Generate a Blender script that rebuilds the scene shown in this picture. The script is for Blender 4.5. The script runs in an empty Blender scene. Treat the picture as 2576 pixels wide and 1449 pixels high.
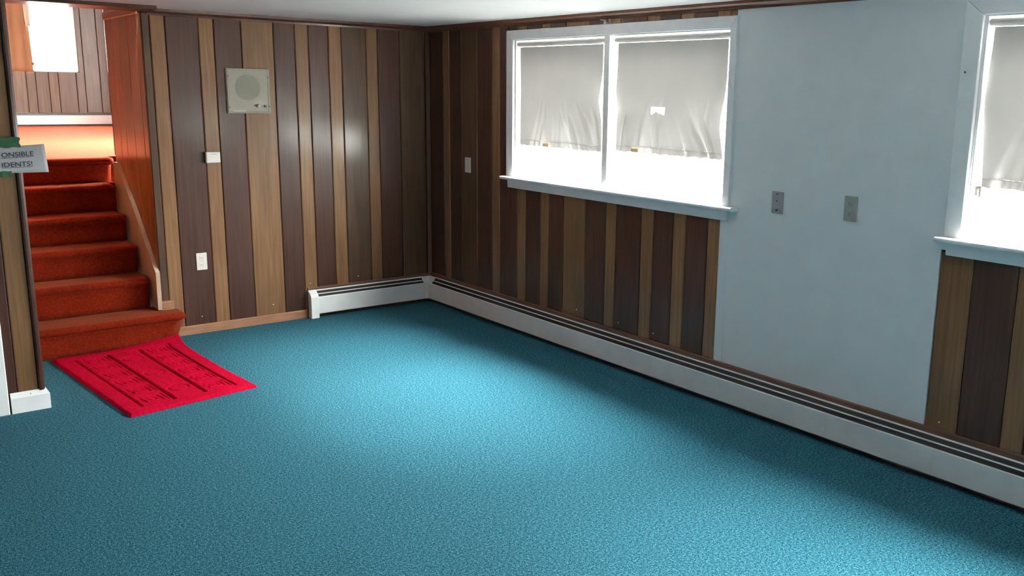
import bpy, bmesh, math, random
from mathutils import Matrix, Vector, noise
random.seed(7)
S = bpy.context.scene
COL = S.collection

# ------------------------------------------------------------------ camera, sky, exposure
CX, CY, CZ = -3.8346, -6.5497, 1.7176
YAW, PITCH, ROLL, FPX = 0.6898, 0.2042, 0.0182, 2312.16
cam_d = bpy.data.cameras.new('camera')
cam_d.sensor_fit = 'HORIZONTAL'; cam_d.sensor_width = 36.0
cam_d.lens = 36.0 * FPX / 2576.0
cam_d.shift_x = -161.95 / 2576.0
cam_d.shift_y = -13.74 / 2576.0
cam_d.clip_start = 0.05
cam = bpy.data.objects.new('camera', cam_d); COL.objects.link(cam)
fw = Vector((math.sin(YAW) * math.cos(PITCH), math.cos(YAW) * math.cos(PITCH), -math.sin(PITCH)))
rt = Vector((math.cos(YAW), -math.sin(YAW), 0)); up = rt.cross(fw)
r2 = rt * math.cos(ROLL) + up * math.sin(ROLL); u2 = up * math.cos(ROLL) - rt * math.sin(ROLL)
mw = Matrix(((r2.x, u2.x, -fw.x, CX), (r2.y, u2.y, -fw.y, CY), (r2.z, u2.z, -fw.z, CZ), (0, 0, 0, 1)))
cam.matrix_world = mw
S.camera = cam

SKY = 385.0
w = bpy.data.worlds.new('overcast_sky'); S.world = w; w.use_nodes = True
nt = w.node_tree; nt.nodes.clear()
wo = nt.nodes.new('ShaderNodeOutputWorld'); bg = nt.nodes.new('ShaderNodeBackground')
tc = nt.nodes.new('ShaderNodeTexCoord'); sp = nt.nodes.new('ShaderNodeSeparateXYZ')
mx = nt.nodes.new('ShaderNodeMath'); mx.operation = 'MAXIMUM'; mx.inputs[1].default_value = 0.0
ma = nt.nodes.new('ShaderNodeMath'); ma.operation = 'MULTIPLY_ADD'           # overcast: (1 + 2 sin h) / 3
ma.inputs[1].default_value = 2.0 / 3.0 * SKY; ma.inputs[2].default_value = SKY / 3.0
bg.inputs['Color'].default_value = (1.0, 0.975, 0.94, 1)
nt.links.new(tc.outputs['Generated'], sp.inputs[0]); nt.links.new(sp.outputs['Z'], mx.inputs[0])
nt.links.new(mx.outputs[0], ma.inputs[0]); nt.links.new(ma.outputs[0], bg.inputs['Strength'])
nt.links.new(bg.outputs[0], wo.inputs[0])

# sun behind bright haze: a wide soft source, high on the window side of the house
sun_d = bpy.data.lights.new('hazy_sun', 'SUN'); sun_d.energy = 215.0; sun_d.angle = math.radians(54); sun_d.color = (1.0, 0.97, 0.92)
sun = bpy.data.objects.new('hazy_sun', sun_d); COL.objects.link(sun)
SE, SA = math.radians(57), math.radians(16)
sun.rotation_euler = Vector((-math.cos(SE) * math.cos(SA), math.cos(SE) * math.sin(SA), -math.sin(SE))).to_track_quat('-Z', 'Y').to_euler()
sun.location = (4, -3, 6)

def portal(name, loc, rot, sx, sy):
    """sampling portal in a window opening: emits nothing, only guides sky light"""
    l = bpy.data.lights.new(name, 'AREA'); l.shape = 'RECTANGLE'; l.size = sx; l.size_y = sy
    l.cycles.is_portal = True
    o = bpy.data.objects.new(name, l); o.location = loc; o.rotation_euler = rot; COL.objects.link(o)
PI = math.pi
WD = -3.362                                                     # second window sits this far along the wall
portal('window_portal', (0.19, -2.18, 1.585), (0, PI / 2, 0), 0.96, 2.0)
portal('window_portal', (0.19, -2.18 + WD, 1.585), (0, PI / 2, 0), 0.96, 2.0)
portal('window_portal', (0.16, 2.1, 2.2), (0, PI / 2, 0), 2.0, 1.9)
portal('window_portal', (-1.49, 7.03, 2.42), (-PI / 2, 0, 0), 0.76, 1.16)

vs = S.view_settings
vs.view_transform = 'Standard'; vs.look = 'None'; vs.exposure = 0.0; vs.gamma = 1.0; vs.use_curve_mapping = False
S.cycles.use_denoising = True
S.cycles.max_bounces = 8; S.cycles.diffuse_bounces = 4; S.cycles.glossy_bounces = 3
S.cycles.transparent_max_bounces = 8; S.cycles.transmission_bounces = 4
S.cycles.caustics_reflective = False; S.cycles.caustics_refractive = False
S.cycles.sample_clamp_indirect = 12.0

# ------------------------------------------------------------------ materials
def new_mat(name):
    m = bpy.data.materials.new(name); m.use_nodes = True
    t = m.node_tree; t.nodes.clear()
    out = t.nodes.new('ShaderNodeOutputMaterial')
    return m, t, out
def N(t, typ, **kw):
    n = t.nodes.new(typ)
    for k, v in kw.items(): setattr(n, k, v)
    return n
def mapping(t, scale, rand=True):
    tcn = N(t, 'ShaderNodeTexCoord'); mp = N(t, 'ShaderNodeMapping')
    mp.inputs['Scale'].default_value = scale
    t.links.new(tcn.outputs['Object'], mp.inputs['Vector'])
    if rand:
        oi = N(t, 'ShaderNodeObjectInfo'); mu = N(t, 'ShaderNodeMath', operation='MULTIPLY'); mu.inputs[1].default_value = 37.0
        t.links.new(oi.outputs['Random'], mu.inputs[0]); t.links.new(mu.outputs[0], mp.inputs['Location'])
    return mp
def plain(name, col, rough=0.5, var=0.06, scale=30, bump=0.0, bscale=200, spec=0.5, coat=0.0, metal=0.0, bdist=0.002):
    m, t, out = new_mat(name)
    b = N(t, 'ShaderNodeBsdfPrincipled'); mp = mapping(t, (1, 1, 1))
    nz = N(t, 'ShaderNodeTexNoise'); nz.inputs['Scale'].default_value = scale; nz.inputs['Detail'].default_value = 4
    t.links.new(mp.outputs[0], nz.inputs['Vector'])
    rp = N(t, 'ShaderNodeValToRGB')
    rp.color_ramp.elements[0].position = 0.3; rp.color_ramp.elements[1].position = 0.7
    rp.color_ramp.elements[0].color = tuple(c * (1 - var) for c in col) + (1,)
    rp.color_ramp.elements[1].color = tuple(min(1, c * (1 + var)) for c in col) + (1,)
    t.links.new(nz.outputs['Fac'], rp.inputs[0]); t.links.new(rp.outputs[0], b.inputs['Base Color'])
    b.inputs['Roughness'].default_value = rough; b.inputs['Specular IOR Level'].default_value = spec
    b.inputs['Coat Weight'].default_value = coat; b.inputs['Metallic'].default_value = metal
    if bump:
        n2 = N(t, 'ShaderNodeTexNoise'); n2.inputs['Scale'].default_value = bscale; n2.inputs['Detail'].default_value = 2
        t.links.new(mp.outputs[0], n2.inputs['Vector'])
        bp = N(t, 'ShaderNodeBump'); bp.inputs['Strength'].default_value = bump; bp.inputs['Distance'].default_value = bdist
        t.links.new(n2.outputs['Fac'], bp.inputs['Height']); t.links.new(bp.outputs[0], b.inputs['Normal'])
    t.links.new(b.outputs[0], out.inputs[0])
    return m
def wood(name, c0, c1, rough=0.42, grain=(55, 55, 2.2), coat=0.2, rv=0.22):
    """vertical-grained panel wood; each object differs a little in tone"""
    m, t, out = new_mat(name)
    b = N(t, 'ShaderNodeBsdfPrincipled'); mp = mapping(t, grain)
    nz = N(t, 'ShaderNodeTexNoise'); nz.inputs['Scale'].default_value = 1.0; nz.inputs['Detail'].default_value = 5; nz.inputs['Distortion'].default_value = 0.6
    t.links.new(mp.outputs[0], nz.inputs['Vector'])
    rp = N(t, 'ShaderNodeValToRGB')
    rp.color_ramp.elements[0].position = 0.3; rp.color_ramp.elements[1].position = 0.72
    rp.color_ramp.elements[0].color = c0 + (1,); rp.color_ramp.elements[1].color = c1 + (1,)
    t.links.new(nz.outputs['Fac'], rp.inputs[0])
    mp2 = mapping(t, (3, 3, 1.1))
    nb = N(t, 'ShaderNodeTexNoise'); nb.inputs['Scale'].default_value = 2.0; nb.inputs['Detail'].default_value = 3
    t.links.new(mp2.outputs[0], nb.inputs['Vector'])
    oi = N(t, 'ShaderNodeObjectInfo')
    a1 = N(t, 'ShaderNodeMath', operation='MULTIPLY_ADD'); a1.inputs[1].default_value = rv; a1.inputs[2].default_value = 1.0 - rv / 2
    t.links.new(oi.outputs['Random'], a1.inputs[0])
    a2 = N(t, 'ShaderNodeMath', operation='MULTIPLY_ADD'); a2.inputs[1].default_value = 0.7; a2.inputs[2].default_value = 0.65
    t.links.new(nb.outputs['Fac'], a2.inputs[0])
    a3 = N(t, 'ShaderNodeMath', operation='MULTIPLY'); t.links.new(a1.outputs[0], a3.inputs[0]); t.links.new(a2.outputs[0], a3.inputs[1])
    hv = N(t, 'ShaderNodeHueSaturation'); t.links.new(a3.outputs[0], hv.inputs['Value']); t.links.new(rp.outputs[0], hv.inputs['Color'])
    t.links.new(hv.outputs[0], b.inputs['Base Color'])
    rr = N(t, 'ShaderNodeMath', operation='MULTIPLY_ADD'); rr.inputs[1].default_value = 0.25; rr.inputs[2].default_value = rough - 0.1
    t.links.new(nb.outputs['Fac'], rr.inputs[0]); t.links.new(rr.outputs[0], b.inputs['Roughness'])
    b.inputs['Coat Weight'].default_value = coat; b.inputs['Coat Roughness'].default_value = 0.17
    b.inputs['Specular IOR Level'].default_value = 0.22
    bp = N(t, 'ShaderNodeBump'); bp.inputs['Strength'].default_value = 0.12; bp.inputs['Distance'].default_value = 0.0015
    t.links.new(nz.outputs['Fac'], bp.inputs['Height'])
    bw = N(t, 'ShaderNodeBump'); bw.inputs['Strength'].default_value = 0.35; bw.inputs['Distance'].default_value = 0.004   # thin sheet panelling is a little wavy
    t.links.new(nb.outputs['Fac'], bw.inputs['Height']); t.links.new(bp.outputs[0], bw.inputs['Normal']); t.links.new(bw.outputs[0], b.inputs['Normal'])
    t.links.new(b.outputs[0], out.inputs[0])
    return m
def carpet(name, stops, s1, s2, bump=0.8, bdist=0.006, sheen=0.2, mott=0.0, mscale=3.0, tint=(1, 1, 1)):
    m, t, out = new_mat(name)
    b = N(t, 'ShaderNodeBsdfPrincipled'); mp = mapping(t, (1, 1, 1), False)
    n1 = N(t, 'ShaderNodeTexNoise'); n1.inputs['Scale'].default_value = s1; n1.inputs['Detail'].default_value = 3; n1.inputs['Roughness'].default_value = 0.7
    n2 = N(t, 'ShaderNodeTexNoise'); n2.inputs['Scale'].default_value = s2; n2.inputs['Detail'].default_value = 2
    for n in (n1, n2): t.links.new(mp.outputs[0], n.inputs['Vector'])
    ad = N(t, 'ShaderNodeMath', operation='MULTIPLY_ADD'); ad.inputs[1].default_value = 0.5
    hf = N(t, 'ShaderNodeMath', operation='MULTIPLY'); hf.inputs[1].default_value = 0.5
    t.links.new(n1.outputs['Fac'], ad.inputs[0]); t.links.new(n2.outputs['Fac'], hf.inputs[0]); t.links.new(hf.outputs[0], ad.inputs[2])
    rp = N(t, 'ShaderNodeValToRGB'); cr = rp.color_ramp
    cr.elements[0].position = stops[0][0]; cr.elements[0].color = stops[0][1] + (1,)
    cr.elements[1].position = stops[-1][0]; cr.elements[1].color = stops[-1][1] + (1,)
    for p_, c_ in stops[1:-1]:
        e = cr.elements.new(p_); e.color = c_ + (1,)
    t.links.new(ad.outputs[0], rp.inputs[0])
    src = rp.outputs[0]
    if mott:
        n3 = N(t, 'ShaderNodeTexNoise'); n3.inputs['Scale'].default_value = mscale; n3.inputs['Detail'].default_value = 5
        t.links.new(mp.outputs[0], n3.inputs['Vector'])
        a2 = N(t, 'ShaderNodeMath', operation='MULTIPLY_ADD'); a2.inputs[1].default_value = 2 * mott; a2.inputs[2].default_value = 1 - mott
        t.links.new(n3.outputs['Fac'], a2.inputs[0])
        hv = N(t, 'ShaderNodeHueSaturation'); t.links.new(a2.outputs[0], hv.inputs['Value']); t.links.new(src, hv.inputs['Color']); src = hv.outputs[0]
    t.links.new(src, b.inputs['Base Color'])
    b.inputs['Roughness'].default_value = 1.0; b.inputs['Specular IOR Level'].default_value = 0.03
    b.inputs['Sheen Weight'].default_value = sheen; b.inputs['Sheen Roughness'].default_value = 0.4; b.inputs['Sheen Tint'].default_value = tint + (1,)
    bp = N(t, 'ShaderNodeBump'); bp.inputs['Strength'].default_value = bump; bp.inputs['Distance'].default_value = bdist
    t.links.new(ad.outputs[0], bp.inputs['Height']); t.links.new(bp.outputs[0], b.inputs['Normal'])
    t.links.new(b.outputs[0], out.inputs[0])
    return m
def cloth(name, col, trans, share, weave=900):
    """diffuse + translucent fabric"""
    m, t, out = new_mat(name)
    d = N(t, 'ShaderNodeBsdfDiffuse'); tr = N(t, 'ShaderNodeBsdfTranslucent'); mixn = N(t, 'ShaderNodeMixShader')
    mp = mapping(t, (1, 1, 1)); nz = N(t, 'ShaderNodeTexNoise'); nz.inputs['Scale'].default_value = 4; nz.inputs['Detail'].default_value = 4
    t.links.new(mp.outputs[0], nz.inputs['Vector'])
    for node, c in ((d, col), (tr, trans)):
        rp = N(t, 'ShaderNodeValToRGB'); rp.color_ramp.elements[0].position = 0.3; rp.color_ramp.elements[1].position = 0.7
        rp.color_ramp.elements[0].color = tuple(x * 0.95 for x in c) + (1,); rp.color_ramp.elements[1].color = tuple(min(1, x * 1.05) for x in c) + (1,)
        t.links.new(nz.outputs['Fac'], rp.inputs[0]); t.links.new(rp.outputs[0], node.inputs['Color'])
    mixn.inputs[0].default_value = share
    t.links.new(d.outputs[0], mixn.inputs[1]); t.links.new(tr.outputs[0], mixn.inputs[2]); t.links.new(mixn.outputs[0], out.inputs[0])
    return m
def glass(name):
    m, t, out = new_mat(name)
    tr = N(t, 'ShaderNodeBsdfTransparent'); gl = N(t, 'ShaderNodeBsdfGlossy'); gl.inputs['Roughness'].default_value = 0.02
    tr.inputs['Color'].default_value = (0.93, 0.96, 0.95, 1)
    lw = N(t, 'ShaderNodeLayerWeight'); lw.inputs['Blend'].default_value = 0.5     # Schlick reflectance, same on both faces
    p5 = N(t, 'ShaderNodeMath', operation='POWER'); p5.inputs[1].default_value = 5.0; t.links.new(lw.outputs['Facing'], p5.inputs[0])
    fr = N(t, 'ShaderNodeMath', operation='MULTIPLY_ADD'); fr.inputs[1].default_value = 0.96; fr.inputs[2].default_value = 0.04
    t.links.new(p5.outputs[0], fr.inputs[0])
    mixn = N(t, 'ShaderNodeMixShader'); t.links.new(fr.outputs[0], mixn.inputs[0])
    t.links.new(tr.outputs[0], mixn.inputs[1]); t.links.new(gl.outputs[0], mixn.inputs[2]); t.links.new(mixn.outputs[0], out.inputs[0])
    return m

M_LIGHT = wood('panel_wood_light', (0.1451, 0.0702, 0.0313), (0.2154, 0.1162, 0.0545))
M_MID = wood('panel_wood_medium', (0.0579, 0.0306, 0.0177), (0.0885, 0.0490, 0.0286))
M_DARK = wood('panel_wood_dark', (0.0427, 0.0171, 0.0112), (0.0687, 0.0292, 0.0199))
M_GROOVE = plain('groove_dark', (0.012, 0.007, 0.005), 0.9, spec=0.1)
M_TRIM = wood('trim_wood_red', (0.085, 0.036, 0.022), (0.125, 0.055, 0.034), 0.4, (20, 20, 20), 0.15)
M_TRIMDK = wood('trim_wood_dark', (0.042, 0.014, 0.009), (0.066, 0.023, 0.015), 0.4, (20, 20, 20), 0.15)
M_LEDGE = wood('ledge_wood', (0.1092, 0.0521, 0.0353), (0.1512, 0.0739, 0.0504), 0.45, (6, 6, 60), 0.1, 0.05)
M_BASE = wood('baseboard_wood', (0.2772, 0.1386, 0.0798), (0.3528, 0.1806, 0.1092), 0.45, (6, 60, 60), 0.1, 0.05)
M_BROWN = wood('plain_panelling', (0.06, 0.036, 0.025), (0.12, 0.078, 0.05), 0.4, (9, 9, 0.4))
M_STAIRW = wood('stair_wood_bounce_tint', (0.2822, 0.0954, 0.0315), (0.3998, 0.1456, 0.0526), 0.32, (60, 60, 2.0), 0.35)  # reddened and raised to carry light bounced off the orange carpet
M_UPWALL = wood('upper_panel_wood', (0.1092, 0.0739, 0.0554), (0.1680, 0.1193, 0.0907))
M_CEIL = plain('ceiling_white', (0.74, 0.74, 0.745), 0.85, 0.02, 6, 0.1, 150)
M_PAINT = plain('white_gloss_paint', (0.91, 0.90, 0.91), 0.35, 0.03, 15, 0.05, 60)
M_PANEL = plain('wallboard_paint', (0.84, 0.83, 0.84), 0.7, 0.02, 8, 0.15, 260)
M_HEAT = plain('heater_enamel', (0.86, 0.85, 0.845), 0.4, 0.04, 12)
M_HEATDK = plain('heater_slot_shadow', (0.02, 0.018, 0.017), 0.8)  # near-black colour standing in for the shade inside the heater slots
M_FIN = plain('aluminium_fins', (0.35, 0.35, 0.36), 0.5, metal=0.7)
M_SKIRT = wood('stair_skirt_wood', (0.4536, 0.3360, 0.2436), (0.5376, 0.4116, 0.3108), 0.4, (30, 6, 6), 0.1, 0.05)
M_BLUE = carpet('blue_carpet', [(0.38, (0.0024, 0.0218, 0.0357)), (0.5, (0.0177, 0.0859, 0.1230)), (0.62, (0.0685, 0.2186, 0.2752))], 95, 240, sheen=0.02)
M_ORANGE = carpet('orange_carpet', [(0.3, (0.0973, 0.0051, 0.0023)), (0.5, (0.1542, 0.0124, 0.0046)), (0.7, (0.2272, 0.0277, 0.0100))], 60, 320, 0.7, 0.006, 0.20, 0.28, 9.0, (0.8114, 0.3352, 0.1700))
M_RED = carpet('red_rug_pile', [(0.3, (0.2484, 0.0007, 0.0100)), (0.5, (0.3726, 0.0022, 0.0213)), (0.7, (0.4967, 0.0044, 0.0374))], 70, 300, 0.8, 0.006, 0.0, 0.12, 14.0)
M_SHADE = cloth('shade_fabric', (0.36, 0.345, 0.335), (0.66, 0.617, 0.59), 0.0050)
M_HEM = cloth('shade_hem', (0.33, 0.31, 0.30), (0.56, 0.525, 0.505), 0.0042)
M_ROLL = cloth('shade_roll', (0.62, 0.58, 0.54), (0.7, 0.65, 0.62), 0.012)
M_CURT = cloth('brown_curtain', (0.34, 0.18, 0.10), (0.50, 0.27, 0.145), 0.012)
M_LINING = cloth('pale_lining', (0.7, 0.62, 0.5), (0.8, 0.7, 0.55), 0.03)
M_TAB = plain('tan_tab', (0.72, 0.52, 0.28), 0.6)
M_GLASS = glass('window_glass')
M_METAL = plain('bracket_metal', (0.42, 0.40, 0.39), 0.4, metal=0.6)
M_DKMETAL = plain('dark_metal', (0.06, 0.055, 0.05), 0.4, metal=0.4)
M_CREAM = plain('cream_plastic', (0.3864, 0.3555, 0.2898), 0.45, 0.03)
M_GRILLE = plain('speaker_cloth', (0.3246, 0.3053, 0.2473), 0.8, 0.05, 60, 0.4, 900, bdist=0.001)
M_WHITEP = plain('white_plastic', (0.6720, 0.6552, 0.6132), 0.35, 0.02)
M_IVORY = plain('ivory_plastic', (0.3528, 0.3444, 0.3024), 0.45, 0.05)
M_PINKISH = plain('faded_pink_plate', (0.3360, 0.3108, 0.3192), 0.5, 0.05)
M_SWGREY = plain('grey_plate', (0.6048, 0.5544, 0.5292), 0.5, 0.03)
M_BLACK = plain('black_plastic', (0.02, 0.02, 0.02), 0.4)
M_PAPER = plain('paper', (0.4536, 0.4385, 0.4536), 0.8, 0.02)
M_INK = plain('ink', (0.03, 0.035, 0.05), 0.7)
M_TAPE = plain('green_tape', (0.0101, 0.0714, 0.0218), 0.5, 0.3, 60, 0.3, 120)
M_NAIL = plain('nail_head', (0.8, 0.78, 0.74), 0.3, metal=0.3)
M_GROUND = plain('pale_ground', (0.55, 0.55, 0.53), 0.9, 0.1, 3)
M_EXT = plain('exterior_siding', (0.6, 0.6, 0.58), 0.8)

# ------------------------------------------------------------------ mesh helpers
WL = {}
class MB:
    def __init__(s): s.v = []; s.f = []
    def add(s, vs_, fs_):
        k = len(s.v); s.v += [tuple(p) for p in vs_]; s.f += [tuple(i + k for i in q) for q in fs_]; return s
    def box(s, x0, x1, y0, y1, z0, z1):
        x0, x1 = min(x0, x1), max(x0, x1); y0, y1 = min(y0, y1), max(y0, y1); z0, z1 = min(z0, z1), max(z0, z1)
        return s.add([(x0, y0, z0), (x1, y0, z0), (x1, y1, z0), (x0, y1, z0), (x0, y0, z1), (x1, y0, z1), (x1, y1, z1), (x0, y1, z1)],
                     [(0, 3, 2, 1), (4, 5, 6, 7), (0, 1, 5, 4), (1, 2, 6, 5), (2, 3, 7, 6), (3, 0, 4, 7)])
    def prism(s, poly, fn, a0, a1):
        """polygon of (p,q) swept from a0 to a1; fn(p,q,a)->(x,y,z)"""
        n = len(poly)
        vs_ = [fn(p, q, a0) for p, q in poly] + [fn(p, q, a1) for p, q in poly]
        fs_ = [tuple(range(n))[::-1], tuple(range(n, 2 * n))] + [(i, (i + 1) % n, n + (i + 1) % n, n + i) for i in range(n)]
        return s.add(vs_, fs_)
    def cyl(s, p0, p1, r0, r1=None, n=14):
        r1 = r0 if r1 is None else r1
        p0 = Vector(p0); p1 = Vector(p1); d = (p1 - p0).normalized()
        a = d.orthogonal().normalized(); b = d.cross(a)
        vs_ = []
        for p, r in ((p0, r0), (p1, r1)):
            for i in range(n):
                t = 2 * PI * i / n; vs_.append(p + a * r * math.cos(t) + b * r * math.sin(t))
        fs_ = [tuple(range(n))[::-1], tuple(range(n, 2 * n))] + [(i, (i + 1) % n, n + (i + 1) % n, n + i) for i in range(n)]
        return s.add(vs_, fs_)
    def grid(s, nu, nv, fn, skip=None):
        k = len(s.v)
        for j in range(nv + 1):
            for i in range(nu + 1): s.v.append(tuple(fn(i / nu, j / nv)))
        for j in range(nv):
            for i in range(nu):
                if skip and skip(i, j): continue
                a = k + j * (nu + 1) + i; s.f.append((a, a + 1, a + nu + 2, a + nu + 1))
        return s
    def build(s, name, mat, parent=None, bevel=0.0, seg=1, smooth=False, solid=0.0, loc=None):
        off = Vector(WL.get(parent.name, (0, 0, 0))) if parent else Vector(loc or (0, 0, 0))
        me = bpy.data.meshes.new(name)
        me.from_pydata([Vector(p) - off for p in s.v], [], s.f); me.validate()
        bm = bmesh.new(); bm.from_mesh(me); bmesh.ops.recalc_face_normals(bm, faces=bm.faces)
        if bevel: bmesh.ops.bevel(bm, geom=list(bm.edges), offset=bevel, segments=seg, affect='EDGES', profile=0.5, clamp_overlap=True)
        bm.to_mesh(me); bm.free()
        me.materials.append(mat)
        if smooth:
            for p in me.polygons: p.use_smooth = True
        o = bpy.data.objects.new(name, me); COL.objects.link(o)
        if parent: o.parent = parent
        else: o.location = off
        WL[o.name] = tuple(off)
        if solid:
            md = o.modifiers.new('solid', 'SOLIDIFY'); md.thickness = solid; md.offset = 0
        return o
def struct(o): o['kind'] = 'structure'; return o
def thing(name, label, cat, loc, group=None):
    o = bpy.data.objects.new(name, None); o.empty_display_size = 0.1; o.location = loc; COL.objects.link(o)
    WL[o.name] = tuple(loc); return tag(o, label, cat, group)
def tag(o, label, cat, group=None):
    o['label'] = label; o['category'] = cat
    if group: o['group'] = group
    return o
def sempty(name):
    o = bpy.data.objects.new(name, None); o.empty_display_size = 0.1; COL.objects.link(o); o['kind'] = 'structure'
    WL[o.name] = (0, 0, 0); return o

H = 2.2
CH = 0.0055                                                     # chamfer of the plank edges
def plank_a(wall, x0, x1, z0, z1, mat, yf=0.0, t=0.012, sgn=1):
    """plank on a wall that faces -y (front face at yf)"""
    g = 0.0016
    a, b = x0 + g, x1 - g
    poly = [(a, t), (a, CH * .8), (a + CH, 0), (b - CH, 0), (b, CH * .8), (b, t)]
    MB().prism(poly, lambda p, q, z: (p, yf + q, z), z0, z1).build('plank', mat, wall)
def plank_r(wall, y0, y1, z0, z1, mat, xf=0.0, t=0.012):
    """plank on a wall that faces -x (front face at xf)"""
    g = 0.0016
    a, b = min(y0, y1) + g, max(y0, y1) - g
    poly = [(a, t), (a, CH * .8), (a + CH, 0), (b - CH, 0), (b, CH * .8), (b, t)]
    MB().prism(poly, lambda p, q, z: (xf + q, p, z), z0, z1).build('plank', mat, wall)
MM = {'L': M_LIGHT, 'M': M_MID, 'D': M_DARK}

# ------------------------------------------------------------------ room shell
struct(MB().box(-6.6, 0.012, -8.2, 0.02, -0.1, 0.0).build('floor', M_BLUE))
struct(MB().box(-3.15, 0.17, 0.02, 7.0, -0.1, 0.0).build('floor_sub', M_GROUND))
c = MB(); c.box(-6.6, 0.15, -8.2, 0.0, H, H + 0.12); struct(c.build('ceiling', M_CEIL))

# back wall (behind the speaker and thermostat) with its planks
wb = struct(MB().box(-2.108, 0.17, 0.012, 0.12, 0.0, H).box(-3.03, 0.17, 0.052, 0.12, H + 0.02, 3.55).build('wall_back', M_GROOVE))
XB = [-2.069, -1.974, -1.762, -1.661, -1.474, -1.248, -1.09, -.989, -.835, -.733, -.533, -.438, -.25, -.03]
for a, b, k in zip(XB, XB[1:], 'LDLDLDLDLMLDM'): plank_a(wb, a, b, 0.0, 2.17, MM[k])
plank_a(wb, -2.12, -2.069, 0.205, 2.17, M_MID)

# window wall
wr = MB()
OP = (1.105, 2.07)
for dy in (0.0, WD): wr.box(0.012, 0.17, -3.17 + dy, -1.19 + dy, 0, OP[0]).box(0.012, 0.17, -3.17 + dy, -1.19 + dy, OP[1], H)
wr.box(0.012, 0.17, -1.19, 0.012, 0, H).box(0.012, 0.17, -1.19 + WD, -3.17, 0, H).box(0.012, 0.17, -8.2, -3.17 + WD, 0, H)
wr = struct(wr.build('wall_right', M_GROOVE))
YR = [-.03, -.231, -.315, -.491, -.705, -.903, -.998, -1.217, -1.316, -1.492, -1.586, -1.751, -1.979, -2.181, -2.277, -2.509, -2.617, -2.781, -2.884, -3.052, -3.149]
KR = 'DLDMDLDLDLDLDLDLDLDL'
for a, b, k in zip(YR, YR[1:], KR):
    if a > -1.1 and b < -1.12:                                   # the plank the casing crosses
        plank_r(wr, a, -1.115, 0.0, 2.17, MM[k]); plank_r(wr, -1.115, b, 0.0, 1.05, MM[k]); plank_r(wr, -1.115, b, 2.12, 2.17, MM[k])
    elif b > -1.12: plank_r(wr, a, b, 0.0, 2.17, MM[k])
    else:
        plank_r(wr, a, b, 0.0, 1.05, MM[k]); plank_r(wr, a, b, 2.12, 2.17, MM[k])
plank_r(wr, -3.149, -3.201, 2.12, 2.17, M_LIGHT)
Y2 = [-4.458, -4.612, -4.81, -4.91, -5.08, -5.18, -5.36, -5.59, -5.79, -5.89, -6.12, -6.23, -6.39, -6.5, -6.6]
for a, b, k in zip(Y2, Y2[1:], 'LDLDLDLDLDLDLD'): plank_r(wr, a, b, 0.0, 1.05, MM[k])
Y3 = [-6.6, -6.78, -6.88, -7.1, -7.3, -7.4, -7.62, -7.72, -7.95, -8.2]
for a, b, k in zip(Y3, Y3[1:], 'DLDLDLDLD'): plank_r(wr, a, b, 0.0, 2.17, MM[k])
# pale wallboard panel between the two windows
wp = MB().box(-0.004, 0.012, -4.458, -3.149, 0.0, 1.06).box(-0.004, 0.012, -4.56, -3.2, 1.06, 2.19).build('wallboard_panel', M_PANEL, wr)
MB().box(-0.0065, -0.004, -3.212, -3.152, 0.2, 1.045).build('joint_strip', M_PANEL, wr, 0.001)
MB().box(-0.004, 0.012, -6.62, -4.56, 2.11, 2.19).build('wallboard_panel', M_PANEL, wr)

# crown trim where walls meet the ceiling
cp = [(0, 0), (0, -.042), (.010, -.042), (.014, -.030), (.024, -.022), (.032, -.016), (.034, 0)]
struct(MB().prism(cp, lambda p, q, a: (a, -p, H + q), -2.085, 0.0).build('trim_1', M_TRIMDK))
struct(MB().prism(cp, lambda p, q, a: (-p, a, H + q), -8.2, -0.0345).build('trim_2', M_TRIM))
# corner bead and short end trims
struct(MB().prism([(0, 0), (-.03, 0), (-.028, -.012), (-.012, -.028), (0, -.03)], lambda p, q, a: (p, q, a), 0.2, H - .043).build('trim_3', M_DARK))
# header board over the stair opening
struct(MB().box(-3.03, -2.085, -0.26, 0.05, 2.178, 2.1995).build('trim_4', M_TRIMDK, bevel=0.002))
# baseboard of the back wall, its short return over the first step, and the ledge strips behind the heater
bpf = [(0, 0), (0, .062), (.008, .062), (.014, .055), (.014, 0)]
struct(MB().prism(bpf, lambda p, q, a: (a, -p, q), -2.03, -1.085).build('baseboard_back', M_BASE))
struct(MB().prism([(0, .2), (0, .262), (.010, .262), (.018, .252), (.018, .2)], lambda p, q, a: (a, -p, q), -2.124, -2.042).build('baseboard_return', M_BASE))
struct(MB().prism([(0, .0), (0, .228), (.008, .228), (.012, .222), (.012, 0)], lambda p, q, a: (a, -p, q), -1.075, -0.0).build('trim_5', M_LEDGE))
struct(MB().prism([(0.004, .0), (0.004, .236), (.010, .236), (.014, .230), (.014, 0)], lambda p, q, a: (-p, a, q), -8.2, -0.0145).build('trim_6', M_LEDGE))

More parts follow.
